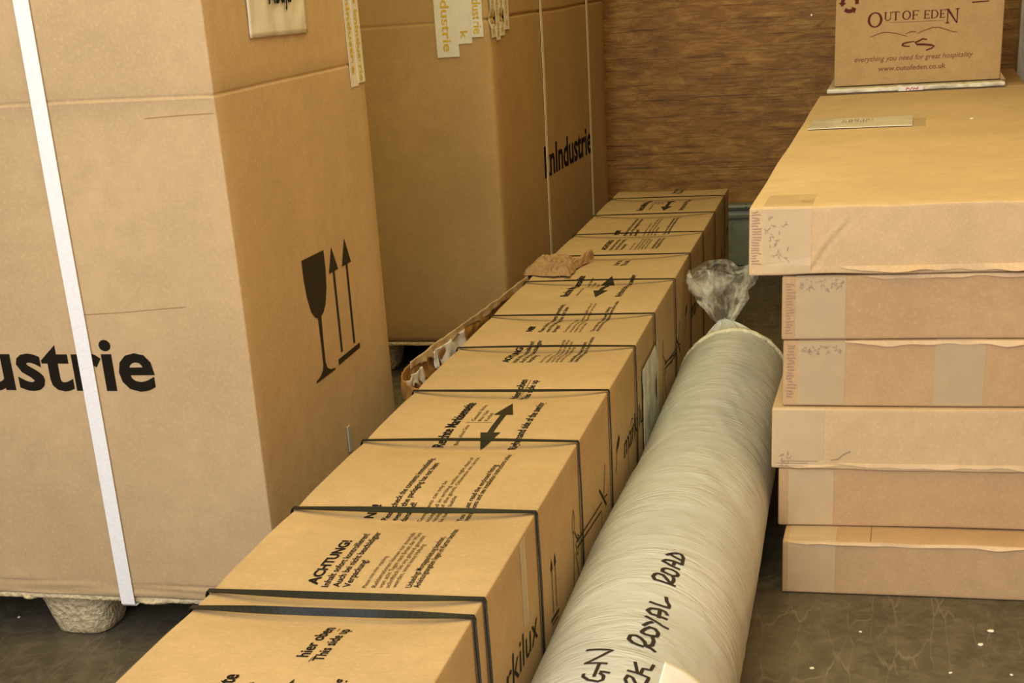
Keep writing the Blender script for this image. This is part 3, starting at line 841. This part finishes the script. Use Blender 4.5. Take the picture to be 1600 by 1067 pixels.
# support carton, wrapped flat pack and the small printed carton behind the stack
sc_ = thing('cardboard_box', 'plain cardboard box standing behind the flat stack under the wrapped pack', 'box', DL, DA)
obj('box_body', rbox(-.130, .33, 1.912, 2.48, .001, .6290, .004, .08, lambda p: p + wob(.0012, 31)(p) * (1 if .01 < p.z < .62 else 0)), M['kraft_small'], sc_)
wp3 = thing('wrapped_flat_pack', 'thin flat pack in crinkled plastic with red and white label under the printed carton', 'package', DL, DA)
def warpW(p):
    q = p.copy(); f = 1 if p.y < 1.93 else .2
    q.y += f * .010 * noise.noise(Vector((p.x * 40, 0, p.z * 30))); q.z += f * .0042 * noise.noise(Vector((p.x * 55, 1, 0))) * (1 if p.z > .633 else 0)
    return q
obj('pack_body', rbox(-.180, .277, 1.900, 2.46, .6302, .6415, .003, .008, warpW), M['white_tape'], wp3)
bm = bmesh.new(); FW = Frame((0, 1.893, 0), (1, 0, 0), (0, 0, 1), IDW, 0)
poly(bm, FW, [(.006, .6300), (.070, .6308), (.070, .6418), (.010, .6412)])
lb = obj('label', bm, M['paper'], wp3, False)
lb.modifiers.new('thickness', 'SOLIDIFY').thickness = .0006
bm = bmesh.new(); FW2 = Frame((0, 1.8922, 0), (1, 0, 0), (0, 0, 1), IDW, 0)
for k in range(7):
    a = .026 + .0046 * k
    line(bm, FW2, [(a, .6325 + .003 * (k % 2)), (a + .0035, .6385 - .002 * (k % 3))], .0026)
obj('printed_marks', bm, M['red'], lb, False)

eb = thing('cardboard_box', 'small printed cardboard carton with maroon landscape logo on top of the stack', 'box', DL, DA)
we = wob(.0016, 41, 3)
warpE = lambda p: p + we(p) * (1 if p.z > .65 else 0)
obj('box_body', rbox(-.1640, .2650, 1.950, 2.44, .6440, 1.02, .003, .03, warpE), M['kraft_small'], eb)
FE = Frame((0, 1.950, 0), (1, 0, 0), (0, 0, 1), warpE, .0008)
bm = bmesh.new()
def glyph(ch, x, z, w, hh, k=0.0):
    """small serif capitals built from strokes; k = baseline slope"""
    S, t, s = hh * .17, hh * .07, hh * .10
    def R(a0, b0, a1, b1): poly(bm, FE, [(x + a0, z + b0 + k * a0), (x + a1, z + b0 + k * a1), (x + a1, z + b1 + k * a1), (x + a0, z + b1 + k * a0)])
    def ring(cx_, cy_, rx, ry, thx, thy, a0=0, a1=2 * math.pi, n=28):
        P = [((x + cx_ + (rx) * math.cos(a), z + cy_ + ry * math.sin(a)), (x + cx_ + (rx - thx) * math.cos(a), z + cy_ + (ry - thy) * math.sin(a))) for a in [a0 + (a1 - a0) * j / n for j in range(n + 1)]]
        for (p, q), (p2, q2) in zip(P[:-1], P[1:]): poly(bm, FE, [p, p2, q2, q])
    if ch == 'O': ring(w / 2, hh / 2, w / 2, hh / 2, S, t * 1.1)
    if ch == 'U':
        R(S * .3, hh * .3, S * 1.3, hh); R(w - S * 1.0, hh * .3, w - S * .5, hh); R(0, hh - t, S * 1.7, hh); R(w - S * 1.4, hh - t, w, hh)
        ring(w / 2 - S * .1, hh * .31, w / 2 - S * .4, hh * .31, S * .75, t * 1.2, math.pi, 2 * math.pi, 14)
    if ch == 'T': R(w / 2 - S / 2, 0, w / 2 + S / 2, hh); R(0, hh - t, w, hh); R(0, hh * .80, t, hh); R(w - t, hh * .80, w, hh); R(w / 2 - S, 0, w / 2 + S, t)
    if ch in 'EF':
        R(S * .4, 0, S * 1.4, hh); R(0, hh - t, w, hh); R(w - t, hh * .82, w, hh); R(S, hh * .5 - t / 2, w * .75, hh * .5 + t / 2); R(w * .72, hh * .4, w * .72 + t, hh * .6)
        if ch == 'E': R(0, 0, w, t); R(w - t, 0, w, hh * .18)
        else: R(0, 0, S * 1.9, t)
    if ch == 'D': R(S * .4, 0, S * 1.4, hh); R(0, hh - t, w * .5, hh); R(0, 0, w * .5, t); ring(w * .42, hh / 2, w * .58, hh / 2, S, t, -math.pi / 2, math.pi / 2, 16)
    if ch == 'N':
        R(S * .6, 0, S * 1.05, hh); R(w - S * 1.1, 0, w - S * .6, hh); poly(bm, FE, [(x + S * .1, z + hh), (x + S * 1.3, z + hh), (x + w - S * .6, z), (x + w - S * 1.2, z)])
        R(0, hh - t, S, hh); R(0, 0, S * 1.7, t); R(w - S * 1.7, hh - t, w, hh)
glyph('O', -.0802, .7887, .0385, .0381)
glyph('U', -.0372, .8040, .0190, .0215); glyph('T', -.0170, .8045, .0185, .0212)
glyph('O', .0085, .8042, .0225, .0225); glyph('F', .0340, .8045, .0175, .0215)
glyph('E', .0640, .8045, .0150, .0205); glyph('D', .0815, .8043, .0195, .0205); glyph('E', .1040, .8042, .0140, .0205)
glyph('N', .1195, .7897, .0345, .0357)
obj('printed_name', bm, M['ink_red'], eb, False); bm = bmesh.new()
line(bm, FE, [(.0751, .7528), (.0635, .7550), (.0540, .7500), (.0443, .7468), (.0500, .7418), (.0692, .7408), (.0873, .7382), (.0940, .7355), (.0877, .7305), (.0732, .7259)], .0052, True)
line(bm, FE, [(.0425, .7498), (.0246, .7478), (.0120, .7445), (.0110, .7415), (.0190, .7390), (.0316, .7378)], .0042, True)
obj('river_symbol', bm, M['ink_red'], eb, False); bm = bmesh.new()
for k in range(3):
    a0 = math.radians(90 + 120 * k)
    cx_, cz = -.128, .853
    pts = [(cx_ + .019 * math.cos(a0 + t), cz + .0205 * math.sin(a0 + t)) for t in (.35, .75, 1.15, 1.5)]
    line(bm, FE, pts, .0095)
    ex_, ez_ = pts[-1]; a = a0 + 1.5
    poly(bm, FE, [(ex_ + .010 * math.cos(a), ez_ + .010 * math.sin(a)), (ex_ - .010 * math.sin(a), ez_ + .010 * math.cos(a)), (ex_ - .010 * math.cos(a), ez_ - .010 * math.sin(a))])
obj('recycling_symbol', bm, M['ink_red'], eb, False); bm = bmesh.new()
line(bm, FE, [(.1835, .8375), (.2262, .8381)], .0028); 
for a in (.192, .205, .218): line(bm, FE, [(a, .843), (a, .875)], .003)
obj('keep_dry_symbol', bm, M['ink_red'], eb, False)
bm = bmesh.new()
for pts in ([(-.0737, .7650), (-.0524, .7724), (-.0400, .7755), (-.0293, .7759), (-.0061, .7720), (.0238, .7635)], [(.0186, .7701), (.0332, .7741), (.0463, .7738)],
            [(.0482, .7690), (.069, .7764), (.0882, .7818), (.1045, .7812), (.121, .7756), (.1376, .7690), (.1523, .7660)]):
    line(bm, FE, pts, .0022, True)
line(bm, FE, [(-.0237, .7994), (.1166, .7978)], .0008)
text(bm, FE, 'everything you need for great hospitality', -.1117, .7045, .303, .0125, -.002, .25)
text(bm, FE, 'www.outofeden.co.uk', -.0488, .6790, .174, .0125, .004)
obj('fine_print', bm, M['ink_redsoft'], eb, False)
bm = bmesh.new()
A_ = [(.2655, 1.952, .662), (.2655, 1.952, .6435), (.2790, 1.930, .6435), (.2655, 2.43, .662), (.2655, 2.43, .6435), (.2790, 2.43, .6435)]
v_ = [bm.verts.new(a) for a in A_]
for f in ((0, 1, 2), (3, 5, 4), (0, 3, 4, 1), (1, 4, 5, 2), (0, 2, 5, 3)): bm.faces.new([v_[k] for k in f])
bmesh.ops.recalc_face_normals(bm, faces=bm.faces)
obj('flap', bm, M['kraft_small'], eb, False)

# ---------------------------------------------------------------- carpet roll in milky film
RX, RS = -.2626, .0114
def rad(y):
    t = min(1, max(0, (y - 2.05) / .5)); t = t * t * (3 - 2 * t)
    return .1312 - .0062 * t
def roll_pt(y, th, extra=0.0):
    t = min(1, max(0, (y - 2.05) / .5)); cx_ = RX - RS * y + .0035 * t
    r0 = rad(y)
    pm = noise.noise(Vector((math.cos(th) * 1.6, math.sin(th) * 1.6, y * 4.5 + 7)))
    amp = .0023 * max(.18, min(1, .5 + 1.6 * pm)) * (.35 + .65 * max(0, math.cos(th - 2.1)) + .3 * max(0, noise.noise(Vector((y * 3, th, 2)))))
    sk = y + .05 * math.cos(th) + .03 * math.sin(th * 2)
    wv = noise.noise(Vector((math.cos(th) * 1.3 + y, math.sin(th) * 1.3, sk * 24 + 2.2 * noise.noise(Vector((math.cos(th) * 2, math.sin(th) * 2, y * 5)))))) + .22 * noise.noise(Vector((math.cos(th) * 3.4 + 4, math.sin(th) * 3.4, sk * 58 + 2 * noise.noise(Vector((math.cos(th) * 1.5, 3, y * 9))))))
    big = noise.noise(Vector((math.cos(th), math.sin(th), y * 2.2 + 5)))
    edge = 1 - .06 * max(0, (y - 3.195) / .045) ** 2 if y > 3.195 else 1
    r = (r0 - .0022 + amp * wv + .0012 * big) * edge + extra
    z = r0 + r * math.sin(th)
    return Vector((cx_ + r * math.cos(th), y, max(.0008, z)))
rr = thing('carpet_roll', 'thick roll in milky plastic film with handwriting, lying between carton and stack', 'carpet roll', (RX, .5, 0), 0)
INV = Matrix.Translation(-Vector((RX, .5, 0)))
bm = bmesh.new(); NT = 132; ys = [.42 + i * (3.24 - .42) / 700 for i in range(701)]
ringv = [[bm.verts.new(INV @ roll_pt(y, 2 * math.pi * k / NT)) for k in range(NT)] for y in ys]
for a_, b_ in zip(ringv[:-1], ringv[1:]):
    for k in range(NT): bm.faces.new((a_[k], a_[(k + 1) % NT], b_[(k + 1) % NT], b_[k]))
bm.faces.new(ringv[0])
cxe = RX - RS * 3.24 + .0035
# gathered end: from the rim in to the tied neck
last = ringv[-1]
NECK = Vector((-.326, 3.325, .238))
for q in range(1, 9):
    t = q / 8; row = []
    for k in range(NT):
        th = 2 * math.pi * k / NT; rim = roll_pt(3.24, th)
        pl_ = .5 + .5 * math.sin(th * 17 + 2 * math.sin(th * 3))
        c = Vector((math.cos(th) * .016, 0, math.sin(th) * .014)) * (1 - .25 * pl_)
        p = rim.lerp(NECK + c, t); p.y += .028 * math.sin(math.pi * t) ; 
        rimc = Vector((cxe, p.y, .125)); p += (rimc - p).normalized() * .006 * pl_ * math.sin(math.pi * t)
        row.append(bm.verts.new(INV @ p))
    for k in range(NT): bm.faces.new((last[k], last[(k + 1) % NT], row[(k + 1) % NT], row[k]))
    last = row
obj('film_wrap', bm, M['film'], rr)
# pale bunched rim at the far end
bm = bmesh.new(); prev = None; R0 = []
for k in range(97):
    th = -.15 + (math.pi + .3) * k / 96
    row = []
    for j in range(10):
        f = 2 * math.pi * j / 10; rt = .0048 * (1 + .35 * noise.noise(Vector((th * 14, f, 2))))
        yy = 3.236 + rt * 1.5 * math.cos(f) + .005 * noise.noise(Vector((th * 6, 0, 1)))
        row.append(bm.verts.new(INV @ (roll_pt(3.225, th, .0005 + rt * math.sin(f)) + Vector((0, yy - 3.225, 0)))))
    if prev:
        for j in range(10): bm.faces.new((prev[j], prev[(j + 1) % 10], row[(j + 1) % 10], row[j]))
    prev = row; R0.append(row)
bm.faces.new(R0[0]); bm.faces.new(R0[-1][::-1])
bmesh.ops.recalc_face_normals(bm, faces=bm.faces)
obj('gathered_rim', bm, M['rim'], rr)
# flared bag end above the tied neck
bm = bmesh.new(); NB = 120; last = None
TOPC = Vector((-.338, 3.400, .356))
for q in range(26):
    t = q / 25; row = []
    for k in range(NB):
        th = 2 * math.pi * k / NB
        rx = .014 + .076 * t ** .75; ry = .012 + .034 * t ** .8
        fold = .5 + .5 * math.sin(th * 9 + 3 * noise.noise(Vector((math.cos(th), math.sin(th), t * 1.5))))
        rf = 1 - (.38 * fold) * (1 - .45 * t) + .16 * noise.noise(Vector((math.cos(th) * 3, math.sin(th) * 3, t * 6)))
        c = NECK.lerp(TOPC, t)
        zed = .016 * t * noise.noise(Vector((math.cos(th) * 1.6, math.sin(th) * 1.6, 9))) + .010 * math.cos(th) * t * 0
        pp = c + Vector((math.cos(th) * rx * rf, math.sin(th) * ry * rf, zed - .018 * t * abs(math.cos(th)) ** 2))
        pp.x = max(pp.x, -.4165)
        row.append(bm.verts.new(INV @ pp))
    if last:
        for k in range(NB): bm.faces.new((last[k], last[(k + 1) % NB], row[(k + 1) % NB], row[k]))
    last = row
obj('bag_end', bm, M['bag'], rr)
# handwriting
STROKES = [[[1.7743,1.2101],[1.7753,1.266],[1.7754,1.3249],[1.7772,1.3752],[1.778,1.4289],[1.7872,1.4596],[1.7961,1.4466],[1.7994,1.416],[1.7978,1.3657],[1.7895,1.3236],[1.7814,1.2865],[1.7773,1.2628],[1.7889,1.2463],[1.7964,1.2532],[1.8028,1.2717]],[[1.818,1.3898],[1.823,1.3552],[1.8239,1.2962],[1.8205,1.2477],[1.8152,1.22],[1.8085,1.2266],[1.804,1.2678],[1.805,1.3184],[1.8077,1.3556],[1.8097,1.3868],[1.8183,1.3852]],[[1.8327,1.2154],[1.8339,1.2651],[1.8368,1.3232],[1.8415,1.3725],[1.8449,1.4129],[1.8518,1.3871],[1.8526,1.3427],[1.8524,1.287],[1.8494,1.2124]],[[1.8536,1.2931],[1.8394,1.2954]],[[1.8494,1.2124],[1.864,1.2149],[1.8757,1.2202],[1.8832,1.2477],[1.8832,1.2892],[1.8788,1.3364],[1.8676,1.4018]],[[1.8714,1.35],[1.8666,1.2948],[1.8634,1.2196]],[[1.7326,1.2707],[1.7202,1.2497],[1.7125,1.215],[1.7047,1.2167],[1.7034,1.2726],[1.7038,1.344],[1.7067,1.4141]],[[1.6818,1.2036],[1.6894,1.2351],[1.6908,1.2959],[1.6873,1.3743],[1.6798,1.4041],[1.6716,1.3585],[1.6717,1.3005],[1.6702,1.1924]],[[1.6896,1.2888],[1.6662,1.2805]],[[1.661,1.4078],[1.6554,1.3421],[1.6516,1.2805],[1.6473,1.2176],[1.6465,1.1571]],[[1.6483,1.3176],[1.6413,1.3619],[1.6317,1.3973]],[[1.614,1.3983],[1.6101,1.3523],[1.6103,1.2961],[1.6137,1.2424],[1.6235,1.2407],[1.6305,1.2767],[1.6321,1.3298],[1.6248,1.3676],[1.6141,1.3957]],[[1.6088,1.2833],[1.599,1.2591],[1.5869,1.2609],[1.58,1.2987]],[[1.5759,1.3278],[1.577,1.384],[1.5805,1.4426],[1.589,1.4847],[1.5995,1.4798],[1.6016,1.4324],[1.5962,1.3768],[1.5889,1.3358],[1.5787,1.3141],[1.5775,1.2624],[1.5723,1.2147]],[[1.5601,1.8455],[1.5569,1.7242],[1.5538,1.5895],[1.5363,1.6982],[1.5212,1.8104]],[[1.5226,1.8123],[1.5207,1.6958],[1.5185,1.5947]],[[1.5189,1.6677],[1.5011,1.671],[1.4837,1.6743]],[[1.497,1.6404],[1.4958,1.5884],[1.4939,1.5442]],[[1.4943,1.7781],[1.4867,1.7766],[1.4759,1.715],[1.471,1.6247],[1.476,1.5852],[1.4858,1.5888],[1.4932,1.6357]],[[1.5065,1.4077],[1.506,1.3221],[1.5044,1.1942]],[[1.5322,1.3634],[1.5078,1.3155]],[[1.5052,1.2868],[1.5211,1.2779],[1.5239,1.2104],[1.5396,1.1954]],[[1.4741,1.3715],[1.4846,1.3999],[1.4952,1.3867],[1.4921,1.341],[1.4784,1.292],[1.4667,1.228]],[[1.5031,1.2061],[1.4843,1.2211],[1.47,1.1969]]]
def cyl_line(bm, pts, w, off):
    n = len(pts); sm = []
    for a, b in zip(pts[:-1], pts[1:]):
        for j in range(4): sm.append((a[0] + (b[0] - a[0]) * j / 4, a[1] + (b[1] - a[1]) * j / 4))
    sm.append(pts[-1]); prev = None
    for i, (y, th) in enumerate(sm):
        p0, p1 = sm[max(0, i - 2)], sm[min(len(sm) - 1, i + 2)]
        d = Vector((p1[0] - p0[0], (p1[1] - p0[1]) * .131))
        d = d.normalized() if d.length else Vector((1, 0))
        ny, nt_ = -d.y * w / 2, d.x * w / 2 / .131
        row = (bm.verts.new(INV @ roll_pt(y + ny, th + nt_, off)), bm.verts.new(INV @ roll_pt(y - ny, th - nt_, off)))
        if prev: bm.faces.new((prev[0], prev[1], row[1], row[0]))
        prev = row
for lo, hi in ((0, 6), (6, 14), (14, 19), (19, 99)):
    bm = bmesh.new()
    for s in STROKES[lo:hi]: cyl_line(bm, s, .0052 if lo < 14 else .0042, .0008)
    obj('handwritten_word', bm, M['ink_marker'], rr, False)
bm = bmesh.new(); N = 30
def pap(u_, v_):     # white sheet stuck on the roll, pointed far corner
    y = 1.36 + .235 * u_; th0 = 1.100 + .0 * u_; th1 = .577 + (1.085 - .577) * max(0.0, (y - 1.49) / .105) ** 1.25 if y > 1.49 else .577
    return y, th0 + (th1 - th0) * v_
def pap(u_, v_):
    th = 1.110 - .60 * v_
    top_ = 1.561 + .010 * v_
    return 1.30 + (top_ - 1.30) * u_, th
g = [[bm.verts.new(INV @ roll_pt(*pap(i / N, j / N), .0012 + .0015 * (j / N))) for j in range(N + 1)] for i in range(N + 1)]
for i in range(N):
    for j in range(N): bm.faces.new((g[i][j], g[i][j + 1], g[i + 1][j + 1], g[i + 1][j]))
o = obj('paper_sheet', bm, M['paper'], rr); o.modifiers.new('thickness', 'SOLIDIFY').thickness = .0005

# ---------------------------------------------------------------- crumbs and a bright spot for a light hole
def crumb(x, y, z, s, seed, label, group=None):
    bm = bmesh.new(); bmesh.ops.create_icosphere(bm, subdivisions=2, radius=1)
    for v in bm.verts:
        k = 1 + .35 * noise.noise(v.co * 1.7 + Vector((seed, 0, 0)))
        v.co = Vector((v.co.x * s * k * 1.3, v.co.y * s * k, max(0, (v.co.z + .6) * s * .45 * k)))
    o = obj('foam_crumb', bm, M['crumb']); o.location = (x, y, z); o.rotation_euler = (0, 0, seed)
    tag(o, label, 'debris', group)
for k, (x, y, s) in enumerate([(.195, 2.229, .0045), (.177, 2.177, .0040), (-.003, 2.208, .0025), (.129, 2.073, .0026), (.215, 2.075, .0024), (-.072, 2.068, .0032)]):
    crumb(x, y, .0002, s, k * 1.3, 'tiny white crumb on the dark floor in front of the stack', 'white crumbs on the floor')
crumb(-1.457, 2.136, .0002, .0028, 5, 'tiny white crumb on the dark floor left of the pallet foot')
crumb(.192, 3.580, .6276, .0042, 7, 'tiny white crumb on the lid of the top flat carton')
bm = bmesh.new(); bmesh.ops.create_uvsphere(bm, u_segments=12, v_segments=8, radius=.0045)  # flattened bright bead, added in place of light through a tiny hole
for v in bm.verts: v.co.y *= .4
o = obj('light_spot', bm, plain('bright_light_spot', (.85, .85, .80), .3, .5, .6)); o.location = (-.2343, 5.2995, .7924)
tag(o, 'small bright spot standing for a light hole in the plywood back wall', 'light spot')
